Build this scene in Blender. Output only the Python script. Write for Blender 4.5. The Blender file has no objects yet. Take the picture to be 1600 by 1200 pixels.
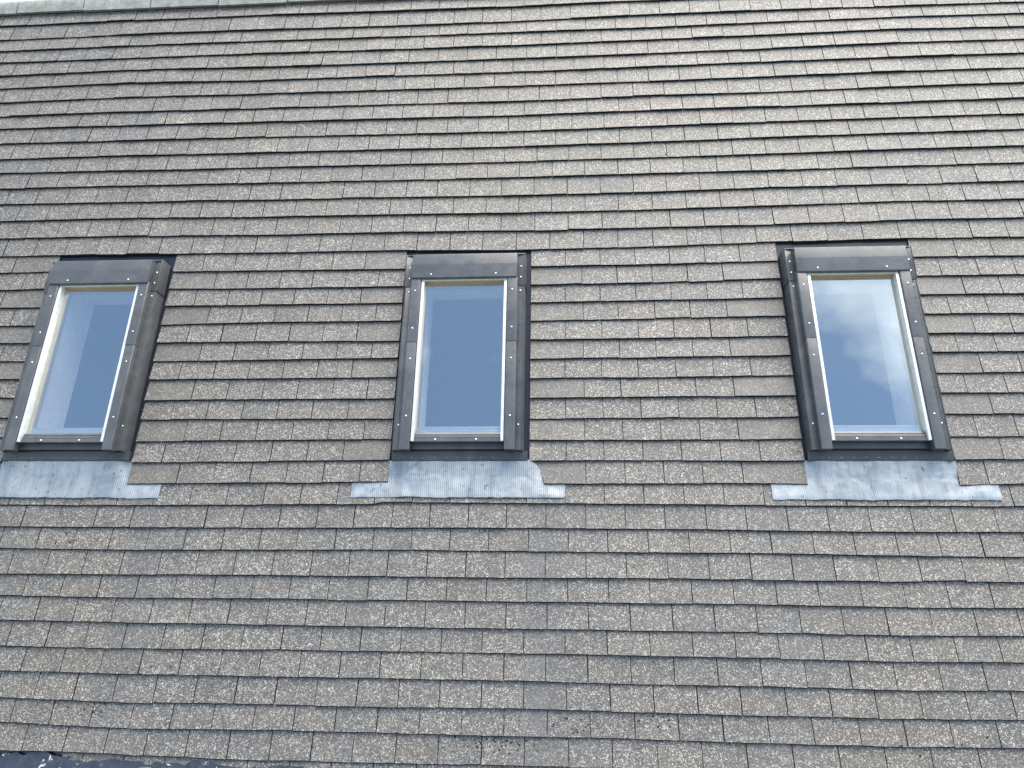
import bpy, bmesh, math, random
from mathutils import Matrix, Vector, noise

# ------------------------------------------------------------------ camera, sky, sun, exposure
scene = bpy.context.scene
COL = scene.collection
PITCH = math.radians(65.0)
cp, sp = math.cos(PITCH), math.sin(PITCH)
# roof frame: u along the courses, v up the slope, w out of the roof; flat roof at z = 0 meets the slope at v = -0.47
UAX, VAX, WAX = Vector((1, 0, 0)), Vector((0, cp, sp)), Vector((0, -sp, cp))
ORG = Vector((0, 0, 0.47 * sp))
ROOF_ROT = Matrix((UAX, VAX, WAX)).transposed()
ROOF_MAT = Matrix.Translation(ORG) @ ROOF_ROT.to_4x4()

CAM_W = 3.74447
CAM_R = ((0.99786, 0.01755, -0.063), (-0.00704, -0.92893, -0.37018), (-0.06502, 0.36983, -0.92682))
F_PX = 1150.0                                   # for a 1600 pixel wide picture
cam_data = bpy.data.cameras.new('camera')
cam_data.sensor_width = 36.0
cam_data.lens = F_PX / 1600.0 * 36.0
cam_data.clip_start = 0.05
cam_data.clip_end = 2000.0
cam = bpy.data.objects.new('camera', cam_data)
COL.objects.link(cam)
cx_, cy_, cz_ = (Vector(r) for r in CAM_R)
cam_rot = ROOF_ROT @ Matrix((cx_, -cy_, -cz_)).transposed()
cam.matrix_world = Matrix.Translation(ROOF_MAT @ Vector((0, 0, CAM_W))) @ cam_rot.to_4x4()
scene.camera = cam

SUN_DIR = (0.25 * UAX + 0.90 * VAX + 0.31 * WAX).normalized()
SUN_EL = math.asin(SUN_DIR.z)
SUN_ROT = math.atan2(SUN_DIR.x, SUN_DIR.y)
world = bpy.data.worlds.new('World')
scene.world = world
world.use_nodes = True
wt = world.node_tree
wn, wl = wt.nodes, wt.links
wn.clear()
w_out = wn.new('ShaderNodeOutputWorld')
w_bg = wn.new('ShaderNodeBackground')
w_bg.inputs['Strength'].default_value = 0.15
w_sky = wn.new('ShaderNodeTexSky')
w_sky.sky_type = 'NISHITA'
w_sky.sun_disc = False
w_sky.sun_elevation = SUN_EL
w_sky.sun_rotation = SUN_ROT
w_sky.air_density = 1.0
w_sky.dust_density = 0.6
w_sky.ozone_density = 1.5
# broken fair-weather cloud over the whole sky
w_tc = wn.new('ShaderNodeTexCoord')
w_no = wn.new('ShaderNodeTexNoise')
w_no.inputs['Scale'].default_value = 2.6
w_no.inputs['Detail'].default_value = 5.0
w_no.inputs['Roughness'].default_value = 0.52
w_no.inputs['Distortion'].default_value = 0.25
w_ramp = wn.new('ShaderNodeValToRGB')
w_ramp.color_ramp.elements[0].position = 0.49
w_ramp.color_ramp.elements[0].color = (0, 0, 0, 1)
w_ramp.color_ramp.elements[1].position = 0.90
w_ramp.color_ramp.elements[1].color = (1, 1, 1, 1)
w_map = wn.new('ShaderNodeMapping')
w_map.inputs['Location'].default_value = (-6.3, 2.4, 6.6)
w_map.inputs['Rotation'].default_value = (0, 0, math.radians(-11))
w_map.inputs['Scale'].default_value = (1.0, 1.0, 1.6)
w_mix = wn.new('ShaderNodeMix')
w_mix.data_type = 'RGBA'
w_mix.inputs['B'].default_value = (11.0, 11.6, 12.2, 1)
wl.new(w_tc.outputs['Generated'], w_map.inputs['Vector'])
wl.new(w_map.outputs['Vector'], w_no.inputs['Vector'])
wl.new(w_no.outputs['Fac'], w_ramp.inputs['Fac'])
wl.new(w_ramp.outputs['Color'], w_mix.inputs['Factor'])
wl.new(w_sky.outputs['Color'], w_mix.inputs['A'])
wl.new(w_mix.outputs['Result'], w_bg.inputs['Color'])
wl.new(w_bg.outputs['Background'], w_out.inputs['Surface'])

sun_data = bpy.data.lights.new('sun', 'SUN')
sun_data.energy = 4.2
sun_data.angle = math.radians(62.0)
sun_data.color = (1.0, 0.93, 0.83)
sun = bpy.data.objects.new('sun', sun_data)
COL.objects.link(sun)
sun.rotation_euler = SUN_DIR.to_track_quat('Z', 'Y').to_euler()
sun.location = (6, -4, 9)

vs = scene.view_settings
vs.view_transform = 'Standard'
vs.look = 'None'
vs.exposure = 1.10
vs.gamma = 1.0
vs.use_curve_mapping = False
scene.cycles.transparent_max_bounces = 12
scene.cycles.max_bounces = 8
scene.cycles.diffuse_bounces = 6
scene.cycles.glossy_bounces = 3

# ------------------------------------------------------------------ helpers
RND = random.Random(11)

def link(name, data, parent=None, mat_local=None):
    o = bpy.data.objects.new(name, data)
    COL.objects.link(o)
    if parent is not None:
        o.parent = parent
    if mat_local is not None:
        o.matrix_local = mat_local
    return o

def tag(o, label=None, category=None, group=None, kind=None):
    for k, v in (('label', label), ('category', category), ('group', group), ('kind', kind)):
        if v:
            o[k] = v
    return o

def mesh_from_bm(name, bm, mats, smooth=None):
    me = bpy.data.meshes.new(name)
    bm.normal_update()
    bm.to_mesh(me)
    bm.free()
    for m in mats:
        me.materials.append(m)
    if smooth is not None:
        for p in me.polygons:
            p.use_smooth = True
        me.set_sharp_from_angle(angle=math.radians(smooth))
    return me

def mesh_from_data(name, verts, faces, mats, fmat=None):
    me = bpy.data.meshes.new(name)
    me.from_pydata(verts, [], faces)
    for m in mats:
        me.materials.append(m)
    if fmat:
        me.polygons.foreach_set('material_index', fmat)
    me.update()
    return me

def box(bm, a0, a1, b0, b1, c0, c1):
    vs_ = [bm.verts.new((x, y, z)) for z in (c0, c1) for y in (b0, b1) for x in (a0, a1)]
    for f in ((0, 2, 3, 1), (4, 5, 7, 6), (0, 1, 5, 4), (2, 6, 7, 3), (0, 4, 6, 2), (1, 3, 7, 5)):
        bm.faces.new([vs_[i] for i in f])

def bevel(bm, r, seg=2):
    bmesh.ops.bevel(bm, geom=list(bm.edges), offset=r, segments=seg, affect='EDGES', profile=0.6, clamp_overlap=True)

def prism(bm, prof, t0, t1, cap=True):
    """profile of (s, w) points extruded along the slope from t0 to t1"""
    a = [bm.verts.new((s, t0, w)) for s, w in prof]
    b = [bm.verts.new((s, t1, w)) for s, w in prof]
    n = len(prof)
    for i in range(n):
        j = (i + 1) % n
        bm.faces.new((a[i], a[j], b[j], b[i]))
    if cap:
        bm.faces.new(a[::-1])
        bm.faces.new(b)
    bmesh.ops.recalc_face_normals(bm, faces=bm.faces)

def prism_s(bm, prof, s0, s1):
    """profile of (t, w) points extruded across from s0 to s1"""
    a = [bm.verts.new((s0, t, w)) for t, w in prof]
    b = [bm.verts.new((s1, t, w)) for t, w in prof]
    n = len(prof)
    for i in range(n):
        j = (i + 1) % n
        bm.faces.new((a[i], a[j], b[j], b[i]))
    bm.faces.new(a[::-1])
    bm.faces.new(b)
    bmesh.ops.recalc_face_normals(bm, faces=bm.faces)

# ------------------------------------------------------------------ materials
def new_mat(name):
    m = bpy.data.materials.new(name)
    m.use_nodes = True
    nt = m.node_tree
    return m, nt.nodes, nt.links, nt.nodes['Principled BSDF']

def ramp(nodes, stops, interp='LINEAR'):
    r = nodes.new('ShaderNodeValToRGB')
    cr = r.color_ramp
    cr.interpolation = interp
    while len(cr.elements) < len(stops):
        cr.elements.new(0.5)
    for e, (p, c) in zip(cr.elements, stops):
        e.position = p
        e.color = (c[0], c[1], c[2], 1) if isinstance(c, (tuple, list)) else (c, c, c, 1)
    return r

def noise_tex(nodes, links, vec, scale, detail=3.0, rough=0.55, dist=0.0):
    n = nodes.new('ShaderNodeTexNoise')
    n.inputs['Scale'].default_value = scale
    n.inputs['Detail'].default_value = detail
    n.inputs['Roughness'].default_value = rough
    n.inputs['Distortion'].default_value = dist
    links.new(vec, n.inputs['Vector'])
    return n

def mix(nodes, links, a, b, fac, mode='MIX'):
    m = nodes.new('ShaderNodeMix')
    m.data_type = 'RGBA'
    m.blend_type = mode
    for sock, v in (('A', a), ('B', b), ('Factor', fac)):
        if isinstance(v, bpy.types.NodeSocket):
            links.new(v, m.inputs[sock])
        elif isinstance(v, (int, float)):
            m.inputs[sock].default_value = v
        else:
            m.inputs[sock].default_value = (v[0], v[1], v[2], 1)
    return m.outputs['Result']

def shingle_material():
    m, n, l, b = new_mat('mineral_granules')
    geo = n.new('ShaderNodeNewGeometry')
    pos = geo.outputs['Position']
    att = n.new('ShaderNodeAttribute')
    att.attribute_name = 'tint'
    # granules: cells of random grey, a few of them pale
    vo = n.new('ShaderNodeTexVoronoi')
    vo.inputs['Scale'].default_value = 240.0
    l.new(pos, vo.inputs['Vector'])
    sep = n.new('ShaderNodeSeparateColor')
    l.new(vo.outputs['Color'], sep.inputs['Color'])
    clump = noise_tex(n, l, pos, 34.0, 1.0, 0.6)
    add = n.new('ShaderNodeMath'); add.operation = 'MULTIPLY_ADD'
    l.new(clump.outputs['Fac'], add.inputs[0]); add.inputs[1].default_value = 0.26
    l.new(sep.outputs['Red'], add.inputs[2])
    gr = ramp(n, [(0.0, (0.034, 0.0285, 0.023)), (0.35, (0.075, 0.0650, 0.0535)), (0.74, (0.132, 0.117, 0.097)), (0.93, (0.255, 0.231, 0.190)), (1.0, (0.48, 0.445, 0.367))])
    sub = n.new('ShaderNodeMath'); sub.operation = 'SUBTRACT'
    l.new(add.outputs[0], sub.inputs[0]); sub.inputs[1].default_value = 0.075
    l.new(sub.outputs[0], gr.inputs['Fac'])
    fine = noise_tex(n, l, pos, 420.0, 0.0, 0.6)
    fr = ramp(n, [(0.3, 0.7), (0.7, 1.3)])
    l.new(fine.outputs['Fac'], fr.inputs['Fac'])
    col = mix(n, l, gr.outputs['Color'], fr.outputs['Color'], 0.8, 'MULTIPLY')
    # cut tabs are smoother: less fleck
    flat = mix(n, l, col, (0.113, 0.101, 0.079), att.outputs['Alpha'])
    col = mix(n, l, flat, att.outputs['Color'], 1.0, 'MULTIPLY')
    # ochre lichen film and cool weathered patches
    mid = noise_tex(n, l, pos, 9.0, 2.0, 0.65)
    mid_k = ramp(n, [(0.3, 0.5), (0.65, 1.4)])
    l.new(mid.outputs['Fac'], mid_k.inputs['Fac'])
    mid_fac = mid_k.outputs['Color']
    big = noise_tex(n, l, pos, 1.1, 2.0, 0.6)
    br = ramp(n, [(0.40, (0.96, 0.985, 1.02)), (0.52, (1.0, 1.0, 1.0)), (0.68, (1.13, 1.06, 0.86))])
    l.new(big.outputs['Fac'], br.inputs['Fac'])
    col = mix(n, l, col, br.outputs['Color'], 0.22, 'MULTIPLY')
    # run-off: long stains down the slope, strongest below the skylight corners
    sx = n.new('ShaderNodeSeparateXYZ')
    l.new(pos, sx.inputs[0])
    dv_ = n.new('ShaderNodeVectorMath'); dv_.operation = 'DOT_PRODUCT'
    l.new(pos, dv_.inputs[0]); dv_.inputs[1].default_value = VAX
    cb = n.new('ShaderNodeCombineXYZ')
    mx = n.new('ShaderNodeMath'); mx.operation = 'MULTIPLY'; l.new(sx.outputs['X'], mx.inputs[0]); mx.inputs[1].default_value = 3.4
    mv = n.new('ShaderNodeMath'); mv.operation = 'MULTIPLY'; l.new(dv_.outputs['Value'], mv.inputs[0]); mv.inputs[1].default_value = 0.55
    l.new(mx.outputs[0], cb.inputs[0]); l.new(mv.outputs[0], cb.inputs[1])
    st = noise_tex(n, l, cb.outputs[0], 1.0, 3.0, 0.6)
    sr_ = ramp(n, [(0.36, (0.83, 0.85, 0.87)), (0.50, (1.0, 1.0, 1.0)), (0.66, (1.07, 1.06, 1.03))])
    l.new(st.outputs['Fac'], sr_.inputs['Fac'])
    col = mix(n, l, col, sr_.outputs['Color'], 0.5, 'MULTIPLY')
    wob = n.new('ShaderNodeMath'); wob.operation = 'MULTIPLY_ADD'
    l.new(mid.outputs['Fac'], wob.inputs[0]); wob.inputs[1].default_value = 0.22; l.new(sx.outputs['X'], wob.inputs[2])
    for su, sw, amt in ((-0.10, 0.17, 0.34), (-2.16, 0.18, 0.28), (1.08, 0.16, 0.18), (-1.02, 0.14, 0.14)):
        d1 = n.new('ShaderNodeMath'); d1.operation = 'SUBTRACT'; l.new(wob.outputs[0], d1.inputs[0]); d1.inputs[1].default_value = su + 0.11
        d2 = n.new('ShaderNodeMath'); d2.operation = 'ABSOLUTE'; l.new(d1.outputs[0], d2.inputs[0])
        d3 = n.new('ShaderNodeMapRange'); d3.interpolation_type = 'SMOOTHSTEP'
        l.new(d2.outputs[0], d3.inputs['Value']); d3.inputs['From Min'].default_value = 0.0; d3.inputs['From Max'].default_value = sw
        d3.inputs['To Min'].default_value = amt; d3.inputs['To Max'].default_value = 0.0
        d4 = n.new('ShaderNodeMapRange'); d4.interpolation_type = 'SMOOTHSTEP'
        l.new(dv_.outputs['Value'], d4.inputs['Value'])
        v_off = ORG.dot(VAX)
        d4.inputs['From Min'].default_value = v_off + 0.80; d4.inputs['From Max'].default_value = v_off + 0.93
        d4.inputs['To Min'].default_value = 1.0; d4.inputs['To Max'].default_value = 0.0
        d5 = n.new('ShaderNodeMath'); d5.operation = 'MULTIPLY'; l.new(d3.outputs[0], d5.inputs[0]); l.new(d4.outputs[0], d5.inputs[1])
        d6 = n.new('ShaderNodeMath'); d6.operation = 'MULTIPLY'; l.new(d5.outputs[0], d6.inputs[0]); l.new(mid_fac, d6.inputs[1])
        col = mix(n, l, col, (0.070, 0.074, 0.078), d6.outputs[0])
    mr = ramp(n, [(0.3, 0.86), (0.72, 1.13)])
    l.new(mid.outputs['Fac'], mr.inputs['Fac'])
    col = mix(n, l, col, mr.outputs['Color'], 1.0, 'MULTIPLY')
    yl = noise_tex(n, l, pos, 16.0, 1.0, 0.6)
    yr = ramp(n, [(0.66, 0.0), (0.80, 0.2)])
    l.new(yl.outputs['Fac'], yr.inputs['Fac'])
    col = mix(n, l, col, (0.24, 0.20, 0.105), yr.outputs['Color'])
    l.new(col, b.inputs['Base Color'])
    b.inputs['Roughness'].default_value = 0.58
    b.inputs['Specular IOR Level'].default_value = 0.9
    bp = n.new('ShaderNodeBump')
    bp.inputs['Strength'].default_value = 0.55
    bp.inputs['Distance'].default_value = 0.0022
    l.new(fine.outputs['Fac'], bp.inputs['Height'])
    l.new(bp.outputs['Normal'], b.inputs['Normal'])
    return m

def bitumen_material():
    m, n, l, b = new_mat('bitumen_edge')
    geo = n.new('ShaderNodeNewGeometry')
    t = noise_tex(n, l, geo.outputs['Position'], 260.0, 3.0, 0.7)
    r = ramp(n, [(0.35, (0.010, 0.010, 0.011)), (0.62, (0.022, 0.022, 0.022)), (0.72, (0.13, 0.125, 0.115))])
    l.new(t.outputs['Fac'], r.inputs['Fac'])
    l.new(r.outputs['Color'], b.inputs['Base Color'])
    b.inputs['Roughness'].default_value = 0.8
    b.inputs['Specular IOR Level'].default_value = 0.2
    return m

def paint_metal(name, base, rough, dust=0.25, spots=True):
    m, n, l, b = new_mat(name)
    tc = n.new('ShaderNodeTexCoord')
    geo = n.new('ShaderNodeNewGeometry')
    pos = geo.outputs['Position']
    d = noise_tex(n, l, pos, 7.0, 5.0, 0.65, 0.5)
    dr = ramp(n, [(0.42, 0.0), (0.8, dust)])
    l.new(d.outputs['Fac'], dr.inputs['Fac'])
    col = mix(n, l, base, (0.30, 0.29, 0.27), dr.outputs['Color'])
    if spots:
        s = noise_tex(n, l, pos, 95.0, 2.0, 0.5)
        sr = ramp(n, [(0.74, 0.0), (0.79, 0.5)])
        l.new(s.outputs['Fac'], sr.inputs['Fac'])
        col = mix(n, l, col, (0.05, 0.05, 0.05), sr.outputs['Color'])
    l.new(col, b.inputs['Base Color'])
    rr = noise_tex(n, l, pos, 22.0, 4.0, 0.6)
    r2 = ramp(n, [(0.3, rough - 0.07), (0.7, rough + 0.1)])
    l.new(rr.outputs['Fac'], r2.inputs['Fac'])
    l.new(r2.outputs['Color'], b.inputs['Roughness'])
    bp = n.new('ShaderNodeBump')
    bp.inputs['Strength'].default_value = 0.06
    bp.inputs['Distance'].default_value = 0.004
    l.new(d.outputs['Fac'], bp.inputs['Height'])
    l.new(bp.outputs['Normal'], b.inputs['Normal'])
    return m

def simple(name, base, rough, metallic=0.0, spec=0.5):
    m, n, l, b = new_mat(name)
    geo = n.new('ShaderNodeNewGeometry')
    t = noise_tex(n, l, geo.outputs['Position'], 30.0, 4.0, 0.6)
    r = ramp(n, [(0.3, tuple(c * 0.88 for c in base)), (0.7, tuple(min(1, c * 1.1) for c in base))])
    l.new(t.outputs['Fac'], r.inputs['Fac'])
    l.new(r.outputs['Color'], b.inputs['Base Color'])
    b.inputs['Roughness'].default_value = rough
    b.inputs['Metallic'].default_value = metallic
    b.inputs['Specular IOR Level'].default_value = spec
    return m

def lead_material():
    m, n, l, b = new_mat('weathered_lead')
    geo = n.new('ShaderNodeNewGeometry')
    pos = geo.outputs['Position']
    a = noise_tex(n, l, pos, 6.5, 5.0, 0.62, 0.6)
    r = ramp(n, [(0.28, (0.23, 0.26, 0.27)), (0.44, (0.33, 0.36, 0.365)), (0.75, (0.39, 0.41, 0.41))])
    l.new(a.outputs['Fac'], r.inputs['Fac'])
    s = noise_tex(n, l, pos, 42.0, 3.0, 0.6, 0.3)
    sr = ramp(n, [(0.61, 0.0), (0.74, 0.75)])
    l.new(s.outputs['Fac'], sr.inputs['Fac'])
    col = mix(n, l, r.outputs['Color'], (0.09, 0.09, 0.10), sr.outputs['Color'])
    l.new(col, b.inputs['Base Color'])
    b.inputs['Metallic'].default_value = 0.5
    mp = n.new('ShaderNodeMapping')
    tcl = n.new('ShaderNodeTexCoord')
    mp.inputs['Scale'].default_value = (26, 3.5, 1)
    l.new(tcl.outputs['Object'], mp.inputs['Vector'])
    sk = noise_tex(n, l, mp.outputs['Vector'], 1.0, 3.0, 0.6)
    kr = ramp(n, [(0.34, 0.62), (0.52, 1.0), (0.7, 1.12)])
    l.new(sk.outputs['Fac'], kr.inputs['Fac'])
    col = mix(n, l, col, kr.outputs['Color'], 0.5, 'MULTIPLY')
    l.new(col, b.inputs['Base Color'])
    rr = ramp(n, [(0.3, 0.42), (0.7, 0.58)])
    l.new(a.outputs['Fac'], rr.inputs['Fac'])
    l.new(rr.outputs['Color'], b.inputs['Roughness'])
    return m

def glass_material():
    m, n, l, b = new_mat('coated_glass')
    n.remove(b)
    out = n['Material Output']
    geo = n.new('ShaderNodeNewGeometry')
    pos = geo.outputs['Position']
    warp = noise_tex(n, l, pos, 2.2, 2.0, 0.5)
    bp = n.new('ShaderNodeBump')
    bp.inputs['Strength'].default_value = 0.05
    bp.inputs['Distance'].default_value = 0.03
    l.new(warp.outputs['Fac'], bp.inputs['Height'])
    gl = n.new('ShaderNodeBsdfGlossy')
    gl.inputs['Roughness'].default_value = 0.01
    gl.inputs['Color'].default_value = (0.94, 1.0, 0.93, 1)
    l.new(bp.outputs['Normal'], gl.inputs['Normal'])
    tr = n.new('ShaderNodeBsdfTransparent')
    tr.inputs['Color'].default_value = (0.98, 0.99, 0.98, 1)
    fz = n.new('ShaderNodeFresnel')
    iv = n.new('ShaderNodeMix')                     # same reflectance from both sides of the thin pane
    iv.data_type = 'FLOAT'
    l.new(geo.outputs['Backfacing'], iv.inputs['Factor'])
    iv.inputs['A'].default_value = 1.52
    iv.inputs['B'].default_value = 1.0 / 1.52
    l.new(iv.outputs['Result'], fz.inputs['IOR'])
    ma = n.new('ShaderNodeMath'); ma.operation = 'MULTIPLY_ADD'; ma.use_clamp = True
    l.new(fz.outputs['Fac'], ma.inputs[0]); ma.inputs[1].default_value = 2.2; ma.inputs[2].default_value = 0.34
    ms = n.new('ShaderNodeMixShader')
    l.new(ma.outputs[0], ms.inputs['Fac'])
    l.new(tr.outputs[0], ms.inputs[1])
    l.new(gl.outputs[0], ms.inputs[2])
    # dried rain spots
    df = n.new('ShaderNodeBsdfDiffuse')
    df.inputs['Color'].default_value = (0.62, 0.64, 0.66, 1)
    sp1 = noise_tex(n, l, pos, 120.0, 2.0, 0.6)
    sp2 = noise_tex(n, l, pos, 3.5, 3.0, 0.6)
    mu = n.new('ShaderNodeMath'); mu.operation = 'MULTIPLY'
    r1 = ramp(n, [(0.70, 0.0), (0.78, 0.5)])
    r2 = ramp(n, [(0.5, 0.05), (0.72, 0.8)])
    l.new(sp1.outputs['Fac'], r1.inputs['Fac']); l.new(sp2.outputs['Fac'], r2.inputs['Fac'])
    l.new(r1.outputs['Color'], mu.inputs[0]); l.new(r2.outputs['Color'], mu.inputs[1])
    film = n.new('ShaderNodeMath'); film.operation = 'ADD'; film.use_clamp = True
    l.new(mu.outputs[0], film.inputs[0]); film.inputs[1].default_value = 0.008
    m2 = n.new('ShaderNodeMixShader')
    l.new(film.outputs[0], m2.inputs['Fac'])
    l.new(ms.outputs[0], m2.inputs[1])
    l.new(df.outputs[0], m2.inputs[2])
    l.new(m2.outputs[0], out.inputs['Surface'])
    return m

def wood_material():
    m, n, l, b = new_mat('pine_wood')
    tc = n.new('ShaderNodeTexCoord')
    mp = n.new('ShaderNodeMapping')
    mp.inputs['Scale'].default_value = (60, 4, 60)
    l.new(tc.outputs['Object'], mp.inputs['Vector'])
    t = noise_tex(n, l, mp.outputs['Vector'], 1.0, 4.0, 0.6)
    r = ramp(n, [(0.3, (0.50, 0.32, 0.18)), (0.7, (0.68, 0.48, 0.30))])
    l.new(t.outputs['Fac'], r.inputs['Fac'])
    l.new(r.outputs['Color'], b.inputs['Base Color'])
    b.inputs['Roughness'].default_value = 0.45
    return m

def felt_material():
    m, n, l, b = new_mat('flaking_felt')
    geo = n.new('ShaderNodeNewGeometry')
    pos = geo.outputs['Position']
    a = noise_tex(n, l, pos, 22.0, 5.0, 0.65, 0.4)
    r = ramp(n, [(0.3, (0.016, 0.022, 0.035)), (0.6, (0.035, 0.045, 0.065)), (0.72, (0.13, 0.115, 0.095))])
    l.new(a.outputs['Fac'], r.inputs['Fac'])
    s = noise_tex(n, l, pos, 26.0, 4.0, 0.7, 0.6)
    sr = ramp(n, [(0.645, 0.0), (0.67, 0.9)])
    l.new(s.outputs['Fac'], sr.inputs['Fac'])
    col = mix(n, l, r.outputs['Color'], (0.60, 0.60, 0.58), sr.outputs['Color'])
    l.new(col, b.inputs['Base Color'])
    b.inputs['Roughness'].default_value = 0.55
    bp = n.new('ShaderNodeBump')
    bp.inputs['Strength'].default_value = 0.6
    bp.inputs['Distance'].default_value = 0.01
    l.new(a.outputs['Fac'], bp.inputs['Height'])
    l.new(bp.outputs['Normal'], b.inputs['Normal'])
    return m

def ridge_material():
    m, n, l, b = new_mat('ridge_concrete')
    geo = n.new('ShaderNodeNewGeometry')
    pos = geo.outputs['Position']
    a = noise_tex(n, l, pos, 14.0, 6.0, 0.7)
    r = ramp(n, [(0.3, (0.17, 0.17, 0.15)), (0.5, (0.28, 0.28, 0.25)), (0.7, (0.38, 0.37, 0.34))])
    l.new(a.outputs['Fac'], r.inputs['Fac'])
    f = noise_tex(n, l, pos, 180.0, 2.0, 0.6)
    fr = ramp(n, [(0.35, 0.7), (0.65, 1.3)])
    l.new(f.outputs['Fac'], fr.inputs['Fac'])
    col = mix(n, l, r.outputs['Color'], fr.outputs['Color'], 1.0, 'MULTIPLY')
    l.new(col, b.inputs['Base Color'])
    b.inputs['Roughness'].default_value = 0.8
    bp = n.new('ShaderNodeBump')
    bp.inputs['Strength'].default_value = 0.4
    bp.inputs['Distance'].default_value = 0.005
    l.new(f.outputs['Fac'], bp.inputs['Height'])
    l.new(bp.outputs['Normal'], b.inputs['Normal'])
    return m

M_SHINGLE = shingle_material()
M_BITUMEN = bitumen_material()
M_GREY = paint_metal('grey_lacquered_aluminium', (0.086, 0.088, 0.088), 0.29)
M_DARK = paint_metal('dark_lacquered_aluminium', (0.040, 0.043, 0.046), 0.38, 0.15)
M_PALE = simple('pale_aluminium', (0.74, 0.72, 0.66), 0.35, 0.2)
M_SCREW = simple('zinc_screw', (0.80, 0.80, 0.80), 0.28, 0.85)
M_LEAD = lead_material()
M_GLASS = glass_material()
M_WOOD = wood_material()
M_LINING = simple('white_lining', (0.90, 0.90, 0.88), 0.6)
M_MEMBRANE = simple('black_membrane', (0.012, 0.014, 0.020), 0.32)
M_SPACER = simple('glass_spacer', (0.45, 0.47, 0.48), 0.4, 0.4)
M_FELT = felt_material()
M_RIDGE = ridge_material()
M_ROOM = simple('attic_plaster', (0.70, 0.69, 0.67), 0.9)
M_MOSS = simple('black_moss', (0.020, 0.020, 0.016), 0.95)
M_WALL = simple('cream_render', (0.50, 0.47, 0.40), 0.9)
M_GROUND = simple('lawn', (0.06, 0.08, 0.035), 0.95)
M_WATER = simple('rain_drop', (0.02, 0.03, 0.05), 0.05)

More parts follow.
